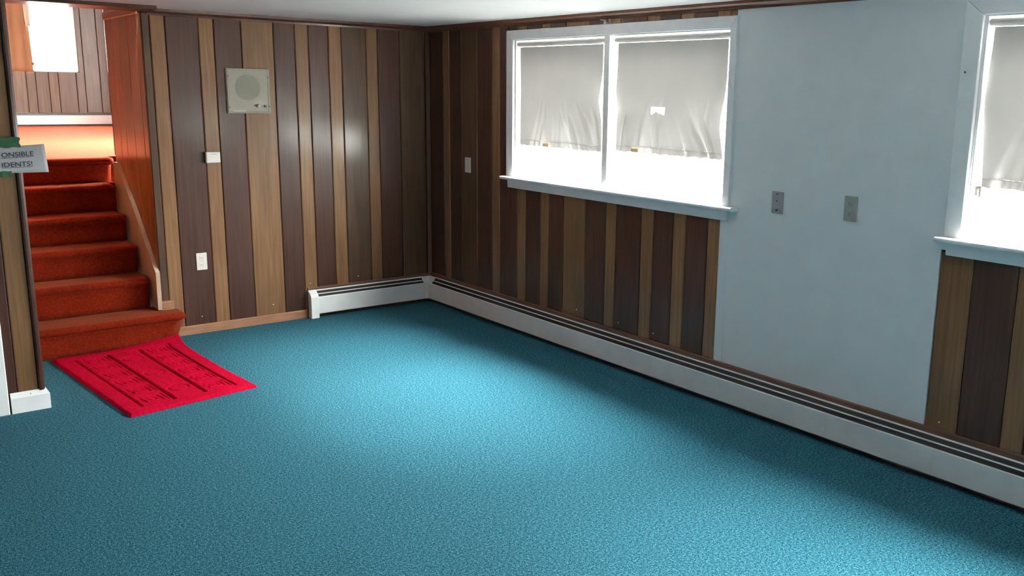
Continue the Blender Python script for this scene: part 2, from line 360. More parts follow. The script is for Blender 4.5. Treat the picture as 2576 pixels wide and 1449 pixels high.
# left partition along the stair, with its end faced in planks, corner mould, white baseboard and white casing
wl = struct(MB().box(-6.6, -3.036, -1.088, -0.97, 0, H).box(-3.15, -3.036, -0.97, 6.86, 0, 3.55).build('wall_left', M_GROOVE))
plank_a(wl, -3.157, -3.058, 0.0, 2.19, M_LIGHT, yf=-1.1)
for a, b, k in ((-3.30, -3.157, 'D'),): plank_a(wl, a, b, 0.0, 2.19, MM[k], yf=-1.1)
MB().box(-6.6, -3.30, -1.1, -1.088, 0, H).build('wall_panelling', M_BROWN, wl)
for a, b in ((-1.088, -.85), (-.85, -.62), (-.62, -.5), (-.5, -.27), (-.27, -.1), (-.1, .12), (.12, .35), (.35, .47), (.47, .7), (.7, .95)):
    poly = [(a + .001, 0), (a + .001, .010), (a + .005, .0135), (b - .005, .0135), (b - .001, .010), (b - .001, 0)]
    MB().prism(poly, lambda p, q, z: (-3.036 + q * .45, p, z), 0.0, 2.178).build('plank', M_STAIRW, wl)
struct(MB().prism([(-3.058, -1.1), (-3.058, -1.108), (-3.050, -1.113), (-3.040, -1.111), (-3.030, -1.103), (-3.028, -1.085), (-3.036, -1.085)],
                  lambda p, q, a: (p, q, a), 0.105, 2.178).build('trim_7', M_TRIMDK))
b = MB()
ring = [(-3.194, -1.12), (-3.012, -1.12), (-3.012, -.30), (-3.0295, -.30), (-3.0295, -1.1015), (-3.194, -1.1015)]
ring2 = [(-3.194, -1.104), (-3.027, -1.104), (-3.027, -.30), (-3.0295, -.30), (-3.0295, -1.1015), (-3.194, -1.1015)]
vs_ = [(x, y, 0) for x, y in ring] + [(x, y, .083) for x, y in ring] + [(x, y, .110) for x, y in ring2]
fs_ = [(0, 1, 4, 5), (1, 2, 3, 4)] + [(i + k, (i + 1) % 6 + k, (i + 1) % 6 + 6 + k, i + 6 + k) for k in (0, 6) for i in range(6)] + [(12, 13, 16, 17), (13, 14, 15, 16)]
bl = struct(b.add(vs_, fs_).build('baseboard_left', M_PAINT))
struct(MB().box(-3.29, -3.204, -1.128, -1.1, 0, 2.06).build('trim_8', M_PAINT, bevel=0.004))

# unseen rest of the room: opposite wall and the wall behind the camera
struct(MB().box(-6.72, -6.6, -8.2, -0.97, 0, H).build('wall_opposite', M_PANEL))
struct(MB().box(-6.72, 0.17, -8.32, -8.2, 0, H).build('wall_rear', M_PANEL))

# ------------------------------------------------------------------ windows
def make_window(idx, dy):
    W = sempty('window_%d' % idx)
    def B(*a): x0, x1, y0, y1, z0, z1 = a; return MB().box(x0, x1, y0 + dy, y1 + dy, z0, z1)
    yL, yR, yl, yr, zt, zi = -1.11, -3.215, -1.19, -3.168, 2.126, 2.062
    def side(yo, yi):
        poly = [(yo, 1.12), (yi, 1.12), (yi, zi), (yo, zt)]
        MB().prism(poly, lambda p, q, x: (x, p + dy, q), -0.022, -0.0005).build('side_casing', M_PAINT, W, 0.003)
    side(yL, yl); side(yR, yr)
    MB().prism([(yL, zt + .0012), (yl, zi + .0012), (yr, zi + .0012), (yR, zt + .0012)], lambda p, q, x: (x, p + dy, q), -0.0215, -0.0005).build('head_casing', M_PAINT, W, 0.003)
    # jamb lining of the opening
    B(-0.0004, 0.165, -1.1895, -1.204, 1.12, 2.07).build('jamb_lining', M_PAINT, W)
    B(-0.0004, 0.165, -3.156, -3.1705, 1.12, 2.07).build('jamb_lining', M_PAINT, W)
    B(-0.0004, 0.165, -1.204, -3.156, 2.057, 2.0705).build('head_lining', M_PAINT, W)
    # stool with rounded nose and horns, apron below
    st = [(0.10, 1.098), (0.10, 1.121), (-0.055, 1.121), (-0.0625, 1.117), (-0.065, 1.1095), (-0.0625, 1.102), (-0.055, 1.098)]
    MB().prism(st, lambda p, q, a: (p, a, q), -1.19 + dy, -3.17 + dy).prism([(min(p, -0.0005), q) for p, q in st], lambda p, q, a: (p, a, q), -1.088 + dy, -1.19 + dy).prism(
        [(min(p, -0.0005), q) for p, q in st], lambda p, q, a: (p, a, q), -3.17 + dy, -3.268 + dy).build('window_stool', M_PAINT, W)
    ap = [(-1.122, 1.097), (-3.212, 1.097), (-3.207, 1.04), (-1.127, 1.04)]
    MB().prism(ap, lambda p, q, x: (x, p + dy, q), -0.02, -0.0045).build('apron', M_PAINT, W, 0.002)
    # mullion post between the two lights
    B(-0.018, 0.13, -2.148, -2.200, 1.12, 2.06).build('mullion', M_PAINT, W, 0.002)
    # two sashes with their panes
    for a, b_ in ((-1.206, -2.146), (-2.202, -3.154)):
        f = MB()
        y0, y1 = a + dy, b_ + dy
        f.box(0.118, 0.15, y0, y0 - .03, 1.121, 2.057).box(0.118, 0.15, y1 + .03, y1, 1.121, 2.057)
        f.box(0.118, 0.15, y0 - .03, y1 + .03, 1.121, 1.152).box(0.118, 0.15, y0 - .03, y1 + .03, 2.03, 2.057)
        sash = f.build('sash', M_PAINT, W)
        MB().box(0.132, 0.136, y0 - .03, y1 + .03, 1.152, 2.03).build('pane', M_GLASS, sash)
    B(0.10, 0.165, -1.204, -3.156, 1.095, 1.121).build('outer_sill', M_PAINT, W)
    return W
make_window(1, 0.0); make_window(2, WD)
# nail hole on the second window's casing
MB().cyl((-0.0235, -4.497, 1.83), (-0.0215, -4.497, 1.83), 0.004).build('nail', M_DKMETAL, bpy.data.objects['window_2'])

# ------------------------------------------------------------------ roller shades
def make_shade(y0, y1, zb, label, seed, hole=None, scallop=None, tab=None, flare=0.0):
    rnd = random.Random(seed)
    root = thing('roller_shade', label, 'window shade', (0.012, (y0 + y1) / 2, zb), 'roller shades in the white windows')
    zr = 2.032
    MB().cyl((0.0135, y0 + .018, zr), (0.0135, y1 - .03, zr), 0.0165, n=20).build('roller', M_ROLL, root, smooth=False)
    MB().cyl((0.0135, y1 - .03, zr), (0.0135, y1 - .042, zr), 0.0125, n=14).cyl((0.0135, y1 - .042, zr), (0.0135, y1 - .058, zr), 0.005).build('end_pin', M_DKMETAL, root)
    MB().cyl((0.0135, y0 + .018, zr), (0.0135, y0 + .034, zr), 0.005).build('end_pin', M_DKMETAL, root)
    folds = []
    for k in range(22):
        b_ = rnd.uniform(0.02, 0.98); side = 1 if b_ < 0.5 else -1
        folds.append((b_, side * rnd.uniform(0.02, 0.16) * (0.3 + 2 * abs(b_ - .5)), rnd.uniform(0.010, 0.024), rnd.uniform(0.018, 0.036) * (0.5 + 1.2 * abs(b_ - .5)) * rnd.choice((1, 1, -1)), rnd.uniform(0.45, 0.75)))
    zt = 2.014
    def X(s, t):
        d = 0.0
        for b_, lean, wd, amp, t0 in folds:
            if t <= t0: continue
            q = (t - t0) / (1 - t0)
            cen = b_ + lean * (1 - t) / 0.5
            d += amp * (q ** 0.8) * (1 - 0.45 * q) * math.exp(-((s - cen) / (wd * (0.6 + q))) ** 2)
        d += 0.004 * math.sin(2.2 * PI * t) * math.sin(PI * s)
        e = scallop(s, t)[1] if scallop else 0
        return 0.012 + d + e
    def Y(s, t):
        a, b_ = y0, y1
        ea = eb = 0.0
        if scallop: ea, _, eb = scallop(0, t)
        return (a - ea) + ((b_ + eb) - (a - ea)) * s
    nu, nv = 96, 72
    ht = 0.955                                                  # hem seam
    def P(s, t):
        t *= ht
        z = zt + (zb - zt) * t
        return (X(s, t), Y(s, t), z - 0.012 * (s - .5) * 0)
    skip = None
    if hole:
        cy_, cz_, hw, hh = hole
        def skip(i, j):
            s, t = (i + .5) / nu, (j + .5) / nv * ht
            y, z = Y(s, t), zt + (zb - zt) * t
            rag = 0.004 * math.sin(i * .9)
            if abs(y - cy_) < hw and -hh - rag < z - cz_ < hh: return True
            return abs(abs(y - cy_) - hw * .84) < hw * .22 and -hh - .011 < z - cz_ < 0
    fab = MB().grid(nu, nv, P, skip).build('fabric', M_SHADE, root, smooth=True)
    # hem pocket with slat
    def Hm(s, t):
        tt = ht + (1.012 - ht) * t
        rip = 0.0025 * math.sin(s * 95 + 2 * math.sin(s * 21)) * t
        return (X(s, min(tt, 1)) - 0.001 * t, Y(s, min(tt, 1)), zt + (zb - zt) * tt + rip)
    MB().grid(90, 4, Hm).build('hem', M_HEM, fab, smooth=True)
    MB().grid(60, 1, lambda s, t: (X(s, ht) - 0.0025, Y(s, ht), zt + (zb - zt) * ht - .0035 * t)).build('seam', M_HEM, fab, solid=0.002)
    if tab:
        y_ = y0 + (y1 - y0) * tab
        MB().box(-0.004, 0.0, y_ - .032, y_ + .032, zb - .006, zb + .016).build('pull_tab', M_TAB, fab, 0.001)
    return root
def sc_left(s, t):
    bump = math.exp(-((t - .52) / .17) ** 2)
    return (0.006 * math.sin(3 * t), 0.02 * bump * s ** 6, 0.055 * bump)
def sc_right(s, t):
    bump = math.exp(-((t - .72) / .22) ** 2); bl_ = math.exp(-((t - .62) / .10) ** 2)
    return (-0.012 * math.exp(-((t - .45) / .2) ** 2) + 0.0 * t, 0.018 * bump * s ** 6 + 0.012 * bl_ * (1 - s) ** 6, 0.052 * bump - 0.0 * t)
make_shade(-1.232, -2.113, 1.356, 'grey roller shade between window edge and mullion, unbroken, nearest the room corner', 3, None, sc_left, 0.36)
make_shade(-2.248, -3.136, 1.373, 'grey roller shade with a torn bright hole, beside the pale wall panel', 11, (-2.609, 1.624, 0.057, 0.0145), sc_right, 0.21)
def sc_third(s, t):
    bump = math.exp(-((t - .45) / .25) ** 2)
    return (-0.02 * bump + 0.035 * max(0, t - .6), 0.015 * bump * (1 - s) ** 5, 0.03 * bump)
make_shade(-1.228 + WD, -2.113 + WD, 1.357, 'grey roller shade in the window past the pale panel, clip at its lower corner', 21, None, sc_third, None)
make_shade(-2.248 + WD, -3.136 + WD, 1.372, 'grey roller shade in the second window, beyond the one with the clip', 33, None, sc_right, 0.4)
# little latch hanging under the third shade's corner
t_ = bpy.data.objects['roller_shade.002']
MB().box(0.008, 0.016, -4.590, -4.578, 1.312, 1.339).box(0.008, 0.016, -4.606, -4.595, 1.306, 1.339).box(0.008, 0.016, -4.606, -4.578, 1.339, 1.354).build('slat_clip', M_CREAM, t_, 0.001)

# spare curtain bracket above the first window
br = thing('curtain_bracket', 'small grey metal curtain bracket above the torn-shade window casing', 'bracket', (-0.012, -2.17, 2.127))
MB().box(-0.004, -0.0005, -2.192, -2.165, 2.127, 2.168).build('back_plate', M_METAL, br, 0.001)
MB().box(-0.075, -0.004, -2.176, -2.170, 2.146, 2.152).build('arm', M_METAL, br, 0.001)
MB().box(-0.034, -0.030, -2.180, -2.158, 2.128, 2.150).box(-0.030, -0.004, -2.180, -2.176, 2.127, 2.140).build('hook', M_METAL, br, 0.0008)

# ------------------------------------------------------------------ baseboard heater (one run round the corner)
ht = thing('baseboard_heater', 'long white baseboard heater on the blue carpet running round the room corner', 'heater', (-0.04, -0.06, 0.0))
def hA(p, q, a): return (a, -p, q)
def hR(p, q, a): return (-p, a, q)
LIP = [(.0125, .209), (.0180, .203), (.0180, .200), (.0125, .203)]
BACK = [(.0125, .035), (.0125, .205), (.0145, .205), (.0145, .035)]
DAMP = [(.0395, .185), (.0430, .180), (.0420, .178), (.0385, .183)]
FRONT = [(.0660, .165), (.070, .160), (.070, .036), (.064, .030), (.062, .032), (.0675, .038), (.0675, .159), (.0645, .163)]
def heater_run(fn, a0, a1, segs):
    MB().prism(BACK, fn, a0, a1).prism(LIP, fn, a0, a1).build('back_panel', M_HEAT, ht)
    MB().prism(DAMP, fn, a0, a1).build('damper', M_HEAT, ht)
    MB().prism([(.0150, .040), (.0150, .202), (.060, .150), (.060, .040)], fn, a0, a1).build('slot_shadow', M_HEATDK, ht)  # solid fill, coloured dark so the slots read as shaded
    for s0, s1 in zip(segs, segs[1:]):
        MB().prism(FRONT, fn, s0 + .0006 * (1 if s1 > s0 else -1), s1 - .0006 * (1 if s1 > s0 else -1)).build('front_panel', M_HEAT, ht)
heater_run(hA, -1.02, -0.1005, [-1.02, -0.1005])
heater_run(hR, -0.1005, -8.15, [-0.1005, -2.98, -3.97, -4.55, -6.4, -8.15])
CAP = [(.0125, .0), (.0125, .212), (.030, .206), (.060, .184), (.071, .168), (.0725, .158), (.0725, .0)]
MB().prism(CAP, hA, -1.078, -1.016).build('end_cap', M_HEAT, ht, 0.0025)
# corner cover: L-shaped piece with its bevelled top
pc = [(-.1005, -.0125), (-.1005, -.0725), (-.083, -.0725), (-.0725, -.083), (-.0725, -.1005), (-.0125, -.1005), (-.0145, -.0145)]
top_in = [(-.1005, -.0125, .207), (-.1005, -.0725, .162), (-.083, -.0725, .163), (-.0725, -.083, .163), (-.0725, -.1005, .162), (-.0125, -.1005, .207), (-.0145, -.0145, .208)]
v = [(x, y, .033) for x, y in pc] + top_in
MB().add(v, [tuple(range(7))] + [(i, (i + 1) % 7, 7 + (i + 1) % 7, 7 + i) for i in range(7)] + [(7, 8, 9, 13), (9, 10, 13), (10, 11, 12, 13) if False else (10, 11, 12), (10, 12, 13)] if False else
         [tuple(range(7))] + [(i, (i + 1) % 7, 7 + (i + 1) % 7, 7 + i) for i in range(7)] + [(7, 8, 9, 13), (9, 10, 13), (10, 11, 12), (10, 12, 13)][:2] + [(10, 11, 12), (10, 12, 13)]).build('corner_cover', M_HEAT, ht)

# ------------------------------------------------------------------ staircase
TR = 0.24; RI = 0.2
stair = thing('staircase', 'carpeted orange-red staircase rising between panelled walls', 'staircase', (-2.58, -0.15, 0.0))
def step_profile(yn, z0, z1, yb):
    """closed profile (y,z): riser leaning in a little, round nosing, tread back to yb"""
    r = 0.024
    pts = [(yb, z0), (yn + .030, z0)]
    for k in range(5):
        t = k / 4; pts.append((yn + .030 - .006 * t, z0 + (z1 - 2 * r - .012 - z0) * t))
    pts.append((yn + .014, z1 - 2 * r - .002))
    for k in range(9):
        a = -PI * .42 - k * (PI * .58 + 0.0) / 8
        pts.append((yn + r + r * math.cos(a) * 1.0, z1 - r + r * math.sin(a)))
    for k in range(7):
        a = PI - k * (PI / 2) / 6
        pts.append((yn + r + r * math.cos(a), z1 - r + r * math.sin(a)))
    for k in range(1, 7): pts.append((yn + r + (yb - yn - r) * k / 6, z1))
    out = []
    for q in pts:
        if not out or (abs(q[0] - out[-1][0]) + abs(q[1] - out[-1][1])) > 1e-5: out.append(q)
    return out
def step_mesh(yn, z0, z1, yb, x0, xr_fn, seed, ywall=None):
    poly = step_profile(yn, z0, z1, yb)
    n = len(poly); nx = 40
    mb = MB(); vs_ = []
    for i in range(nx + 1):
        s = i / nx
        e = 1 - (1 - s) ** 1
        for (y, z) in poly:
            xr = xr_fn(y, z); x = x0 + (xr - x0) * s
            dy_ = 0.004 * noise.noise(Vector((x * 6, seed + z * 9, y * 6)))
            dz_ = 0.003 * noise.noise(Vector((x * 5 + 9, seed, y * 8)))
            rd = max(0.0, (s - .965) / .035)                     # soften the right end
            yy = y + dy_ * (y < yb - .05) + rd * rd * .02 * (y < yn + .06)
            zz = z + (dz_ if z > z0 + .02 else 0) - rd * rd * .010 * (z > z1 - .03)
            if ywall is not None and x > -2.118: yy = min(yy, ywall)
            vs_.append((x, yy, zz))
    fs_ = [tuple(range(n)), tuple(range(nx * n, nx * n + n))]
    for i in range(nx):
        for k in range(n): fs_.append((i * n + k, i * n + (k + 1) % n, (i + 1) * n + (k + 1) % n, (i + 1) * n + k))
    return mb.add(vs_, fs_)
XL, XR = -3.028, -2.160
def xr1(y, z):
    k = max(0.0, min(1.0, (z - .115) / .05)); k = k * k * (3 - 2 * k)
    return -2.072 + .012 * math.sin(z * 60) * (z < .13) + k * .060
YN = [-0.17, .09, .33, .57, .80, .98]
ZN = [0.0, .2, .415, .61, .80, .995, 1.18]
step_mesh(YN[0], 0.0, ZN[1], YN[1] + .04, XL, xr1, 1, -0.002).build('step', M_ORANGE, stair, smooth=True)
for i in range(1, 5):
    step_mesh(YN[i], ZN[i], ZN[i + 1], YN[i + 1] + .035, XL, lambda y, z: XR, 3 + i).build('step', M_ORANGE, stair, smooth=True)
step_mesh(YN[5], ZN[5], ZN[6], YN[5] + .12, XL, lambda y, z: (-2.122 if z > ZN[6] - .055 else -2.143), 9).build('step', M_ORANGE, stair, smooth=True)
# skirt board up the right side with a moulded cap
sk = [(-.018, .205), (-.018, .462), (.36, .800), (.80, 1.150), (.93, 1.150), (.93, .55), (.5, .02), (.02, .02), (.02, .205)]
MB().prism(sk, lambda p, q, x: (x, p, q), -2.141, -2.1215).build('skirt_board', M_SKIRT, stair)
capl = [(-.018, .205), (-.018, .462), (.36, .800), (.80, 1.150)]
mb = MB()
for (a, b_) in zip(capl, capl[1:]):
    d = Vector((b_[0] - a[0], b_[1] - a[1])).normalized(); nrm = Vector((d.y, -d.x)) * .016
    mb.prism([a, b_, (b_[0] + nrm.x, b_[1] + nrm.y), (a[0] + nrm.x, a[1] + nrm.y)], lambda p, q, x: (x, p, q), -2.149, -2.1405)
mb.build('skirt_cap', M_SKIRT, stair)

# panelled wall up the right side of the stair
ws = struct(MB().box(-2.108, -1.95, 0.125, 0.94, 0, 3.55).build('wall_stair', M_GROOVE))
for a, b_ in ((.0125, .12), (.12, .345), (.345, .57), (.57, .73), (.73, .935)):
    plank_r(ws, a, b_, 0.2, 2.17, M_STAIRW, xf=-2.12)
MB().box(-2.12, -2.108, .012, .935, 2.22, 3.55).build('upper_board', M_STAIRW, ws)
MB().prism([(0, 2.165), (.006, 2.165), (.012, 2.172), (.012, 2.212), (.006, 2.222), (0, 2.222)], lambda p, q, a: (-2.12 - p, a, q), .055, .935).build('crown_strip', M_STAIRW, ws)
MB().cyl((-2.112, .940, 1.2), (-2.112, .940, 3.5), .011, n=10).build('corner_bead', M_STAIRW, ws)

# ------------------------------------------------------------------ upper room at the head of the stair
ZU = ZN[6]; YF = 6.86
struct(MB().box(-3.03, 0.15, YN[5] + .11, YF, ZU - .2, ZU).build('floor_upper', M_ORANGE))
struct(MB().box(-3.15, 0.17, 0.05, YF + .15, 3.55, 3.65).build('ceiling_upper', M_CEIL))
WX0, WX1, WZ0, WZ1 = -1.86, -1.115, 1.85, 3.0
F0, F1 = YF + .012, YF + .15
wf = struct(MB().box(-3.15, WX0, F0, F1, 0, 3.55).box(WX1, 0.15, F0, F1, 0, 3.55).box(WX0, WX1, F0, F1, 0, WZ0).box(WX0, WX1, F0, F1, WZ1, 3.55).build('wall_far', M_GROOVE))
XF = [-3.03, -2.82, -2.7, -2.48, -2.38, -2.2, -2.09, -1.9, -1.713, -1.609, -1.463, -1.355, -1.15, -1.049, -.87, -.77, -.55, -.45, -.23, -.13, .15]
for a, b_ in zip(XF, XF[1:]):
    if b_ <= WX0 or a >= WX1: plank_a(wf, a, b_, ZU, 3.5, M_UPWALL, yf=YF)
    else:
        plank_a(wf, a, b_, ZU, WZ0 - .002, M_UPWALL, yf=YF); plank_a(wf, a, b_, WZ1 + .002, 3.5, M_UPWALL, yf=YF)
        if a < WX0: plank_a(wf, a, WX0, WZ0 - .002, WZ1 + .002, M_UPWALL, yf=YF)
        if b_ > WX1: plank_a(wf, WX1, b_, WZ0 - .002, WZ1 + .002, M_UPWALL, yf=YF)
# upper room right wall with an unseen glazed opening added to light the landing, and the wall back from the stair head
struct(MB().box(0.03, 0.15, .94, 1.15, ZU, 3.55).box(0.03, 0.15, 3.1, YF, ZU, 3.55).box(0.03, 0.15, 1.15, 3.1, 3.2, 3.55).box(0.03, 0.15, .94, YF, 0, ZU).build('wall_upper_right', M_UPWALL))
struct(MB().box(-1.95, 0.15, .82, .94, ZU - .2, 3.55).box(-1.95, 0.03, .94, 1.1, ZU - .2, ZU).build('wall_upper_front', M_UPWALL))
gd = sempty('window_4')
MB().box(0.06, 0.12, 1.15, 1.21, ZU, 3.2).box(0.06, 0.12, 3.04, 3.1, ZU, 3.2).box(0.06, 0.12, 2.095, 2.155, ZU, 3.2).box(0.06, 0.12, 1.21, 3.04, ZU, ZU + .06).box(0.06, 0.12, 1.21, 3.04, 3.14, 3.2).build('sash', M_PAINT, gd)
MB().box(0.088, 0.092, 1.21, 2.095, ZU + .06, 3.14).build('pane', M_GLASS, gd)
MB().box(0.088, 0.092, 2.155, 3.04, ZU + .06, 3.14).build('pane', M_GLASS, gd)
# far window
fwn = sempty('window_3')
MB().box(WX0, WX0 + .012, YF, YF + .14, WZ0, WZ1).box(WX1 - .012, WX1, YF, YF + .14, WZ0, WZ1).box(WX0, WX1, YF, YF + .14, WZ0, WZ0 + .012).box(WX0, WX1, YF, YF + .14, WZ1 - .012, WZ1).build('jamb_lining', M_PAINT, fwn)
MB().box(WX0 + .012, WX0 + .03, YF + .07, YF + .1, WZ0 + .012, WZ1 - .012).box(WX1 - .03, WX1 - .012, YF + .07, YF + .1, WZ0 + .012, WZ1 - .012).box(WX0 + .03, WX1 - .03, YF + .07, YF + .1, WZ0 + .012, WZ0 + .03).build('sash', M_PAINT, fwn)
MB().box(WX0 + .03, WX1 - .03, YF + .083, YF + .087, WZ0 + .03, WZ1 - .012).build('pane', M_GLASS, fwn)
MB().box(-1.632, -1.612, YF - .02, YF - .002, 1.862, 1.925).cyl((-1.622, YF - .012, 1.93), (-1.617, YF - .03, 1.965), .014).build('latch', M_METAL, fwn, 0.001)
# brown curtain over the far window's left part
cu = thing('curtain', 'orange-brown curtain drawn over one side of the bright upstairs window', 'curtain', (-1.80, YF - .015, 1.85))
def CP(s, t):
    x = -2.0 + (.360 + .022 * t * t) * s
    return (x, YF - .020 + .006 * math.sin(s * 19 + .5 * t), 3.05 + (1.850 - 3.05) * t)
MB().grid(40, 20, CP).build('drape', M_CURT, cu, smooth=True, solid=0.002)
MB().grid(6, 10, lambda s, t: (-1.672 + .06 * s + .006 * math.sin(7 * t) * (1 - s), YF - .035 + .004 * math.sin(s * 6), 3.05 + (2.395 - 3.05) * t)).build('lining', M_LINING, cu, smooth=True, solid=0.002)
# upstairs heater under the window
h2 = thing('baseboard_heater', 'white baseboard heater upstairs under the bright window', 'heater', (-1.3, YF - .04, ZU))
fn2 = lambda p, q, a: (a, YF - p + .0125, ZU + q - .02)
for prof, nm, m_ in ((BACK, 'back_panel', M_HEAT), (LIP, 'top_lip', M_HEAT), (DAMP, 'damper', M_HEAT), (FRONT, 'front_panel', M_HEAT), ([(.0150, .040), (.0150, .198), (.060, .150), (.060, .040)], 'slot_shadow', M_HEATDK)):  # last profile is the dark fill painting shade into the slots
    MB().prism([(p, min(q, .2) * .87 + .01) for p, q in prof], fn2, -2.9, -.1).build(nm, m_, h2)

# ground outside, level with the window sills' lower edge
struct(MB().box(0.3, 30, -30, 30, 0.55, 0.6).box(-30, 0.3, 7.2, 30, 0.55, 0.6).build('ground', M_GROUND))

# ------------------------------------------------------------------ rug
RUG = ((-2.846, -.182), (-2.066, -.166), (-2.003, -1.426), (-2.719, -1.539))   # far-left, far-right, near-right, near-left
rug = thing('rug', 'red doormat rug with carved border and lines at the foot of the stairs', 'rug', (-2.41, -.85, 0.0))
def rug_h(u, v):
    """carved pile height; u across 0..1 left-right, v 0 far .. 1 near"""
    wx, wy = .74, 1.31
    x, y = u * wx, v * wy
    h = .017
    ed = min(x, wx - x, y, wy - y)
    h *= min(1, (max(ed, 0) / .012)) ** .5 if ed < .012 else 1
    def groove(d, w_=.009, k=.012): return k * math.exp(-(d / w_) ** 2)
    bx, by = .095, .085
    inside = bx - .004 < x < wx - bx + .004 and by - .004 < y < wy - by + .004
    if inside:
        g = max(groove(x - bx), groove(wx - bx - x), groove(y - by), groove(wy - by - y))
        l1, l2 = bx + .185, wx - bx - .185
        g = max(g, groove(x - l1), groove(x - l2))
        # squared scroll motifs in the two side strips, repeated along their length
        for c0, c1 in ((bx, l1), (l2, wx - bx)):
            if c0 + .02 < x < c1 - .02:
                cell = (y - by) % .19 - .095; cx_ = x - (c0 + c1) / 2
                rr = max(abs(cx_), abs(cell))
                if rr < .075:
                    a = math.atan2(cell, cx_)
                    sp_ = (rr - .010 * a / PI) % .026 - .013
                    g = max(g, groove(sp_, .005, .006))
        if l1 + .02 < x < l2 - .02:
            d = math.hypot(x - wx / 2, ((y - by) % .38) - .19)
            g = max(g, groove(d - .055, .006, .006))
        h -= g
    return h
def rug_p(u, v):
    a = Vector(RUG[0]).lerp(Vector(RUG[1]), u); b_ = Vector(RUG[3]).lerp(Vector(RUG[2]), u)
    p = a.lerp(b_, v)
    e = .004 * noise.noise(Vector((u * 40, v * 40, 3)))
    lift = .048 * max(0, 1 - v / .16) ** 2 * max(0, (u - .35) / .65) ** 1.5
    nz = .0022 * noise.noise(Vector((u * 110, v * 190, 0))) + .0015 * noise.noise(Vector((u * 31, v * 50, 7)))
    bow = -.018 * math.sin(PI * min(1, v * 1.0)) * u ** 3
    ox = e if u < .01 or u > .99 else 0; oy = e if v < .01 or v > .99 else 0
    return (p.x + bow + ox, p.y + oy, max(.0006, rug_h(u, v) + nz) + lift)
mb = MB().grid(150, 260, rug_p)
mb.grid(20, 20, lambda u, v: (lambda q: (q[0], q[1], q[2] - rug_h(u, v) * .95 if v < .2 else .0004))(rug_p(u, v)))
mb.build('pile', M_RED, rug, smooth=True)

# ------------------------------------------------------------------ wall fittings
# intercom speaker
spk = thing('wall_speaker', 'square cream intercom speaker panel with round grille and knobs', 'speaker', (-1.447, 0.0, 1.53))
x0, x1, z0, z1 = -1.600, -1.294, 1.530, 1.838
MB().box(x0, x1, -.012, -.0005, z0, z1).build('back_frame', M_CREAM, spk, 0.002)
MB().box(x0 + .016, x1 - .016, -.016, -.012, z0 + .010, z1 - .012).build('face_plate', M_CREAM, spk, 0.0015)
for a in (x0 + .004, x1 - .016): MB().box(a, a + .012, -.018, -.012, z0 + .006, z1 - .006).build('side_rail', M_CREAM, spk, 0.002)
gx, gz = -1.452, 1.709
MB().cyl((gx, -.0162, gz), (gx, -.0172, gz), .088, n=40).build('grille', M_GRILLE, spk)
rings = MB()
for rr in (.02, .036, .052, .068, .084):
    for k in range(32):
        a0, a1 = 2 * PI * k / 32, 2 * PI * (k + 1) / 32
        q = [(rr - .0012, a0), (rr + .0012, a0), (rr + .0012, a1), (rr - .0012, a1)]
        rings.add([(gx + r * math.cos(a), y, gz + r * math.sin(a)) for y in (-.0170, -.0178) for r, a in q], [(0, 1, 2, 3), (4, 5, 6, 7), (0, 1, 5, 4), (3, 2, 6, 7)])
rg = rings.build('grille_rings', M_GRILLE, spk); rg['kind'] = 'stuff'
kn = MB().cyl((-1.384, -.016, 1.581), (-1.384, -.036, 1.581), .0115, .0095, 18).build('volume_knob', M_WHITEP, spk); kn['label'] = 'white knob'
kn = MB().cyl((-1.336, -.016, 1.581), (-1.336, -.030, 1.581), .0095, .0085, 18).build('selector_knob', M_BLACK, spk); kn['label'] = 'black knob'
for a, b_ in ((-1.587, 1.785), (-1.307, 1.780), (-1.586, 1.572), (-1.306, 1.578)):
    MB().cyl((a, -.0165, b_), (a, -.0195, b_), .004, n=10).build('screw', M_DKMETAL, spk)
MB().box(-1.56, -1.475, -.0172, -.016, 1.545, 1.551).build('label_highlight', M_WHITEP, spk)  # white label strip that also carries the bright highlight there

# thermostat
th = thing('thermostat', 'small white thermostat box on the panelled wall below the speaker', 'thermostat', (-1.724, 0.0, 1.194))
MB().box(-1.768, -1.680, -.010, -.0005, 1.198, 1.267).build('wall_base', M_DKMETAL, th)  # base coloured dark to carry the shadow beside the cover
MB().box(-1.772, -1.675, -.036, -.008, 1.194, 1.271).build('cover', M_WHITEP, th, 0.006, 2)
MB().box(-1.74, -1.70, -.0375, -.036, 1.252, 1.256).build('lever_slot', M_CREAM, th)

def outlet(loc, facing, mat, label, name='wall_outlet'):
    """duplex outlet; facing 'A' (looks to -y) or 'R' (looks to -x); built about loc (centre)"""
    root = thing(name, label, 'outlet', loc)
    def T(u, v_, d):
        return (loc[0] + u, loc[1] - d, loc[2] + v_) if facing == 'A' else (loc[0] - d, loc[1] - u, loc[2] + v_)
    def bx(u0, u1, v0, v1, d0, d1):
        a = T(u0, v0, d0); b_ = T(u1, v1, d1); return MB().box(a[0], b_[0], a[1], b_[1], a[2], b_[2])
    bx(-.0365, .0365, -.0605, .0605, .0005, .006).build('cover_plate', mat, root, 0.002)
    for s in (-1, 1):
        rec = bx(-.0165, .0165, s * .0245 - .0145, s * .0245 + .0145, .006, .0085).build('receptacle', mat, root, 0.0035, 2)
        m = MB()
        for u, hgt in ((-.0065, .0045), (.0065, .0035)):
            a = T(u - .0011, s * .0245 + .002 - hgt, .0083); b_ = T(u + .0011, s * .0245 + .002 + hgt, .0089); m.box(a[0], b_[0], a[1], b_[1], a[2], b_[2])
        m.cyl(T(0, s * .0245 - .008, .0083), T(0, s * .0245 - .008, .0089), .0024, n=8)
        m.build('slots', M_BLACK, rec)
    MB().cyl(T(0, 0, .0055), T(0, 0, .0072), .003, n=10).build('screw', M_METAL, root)
    return root
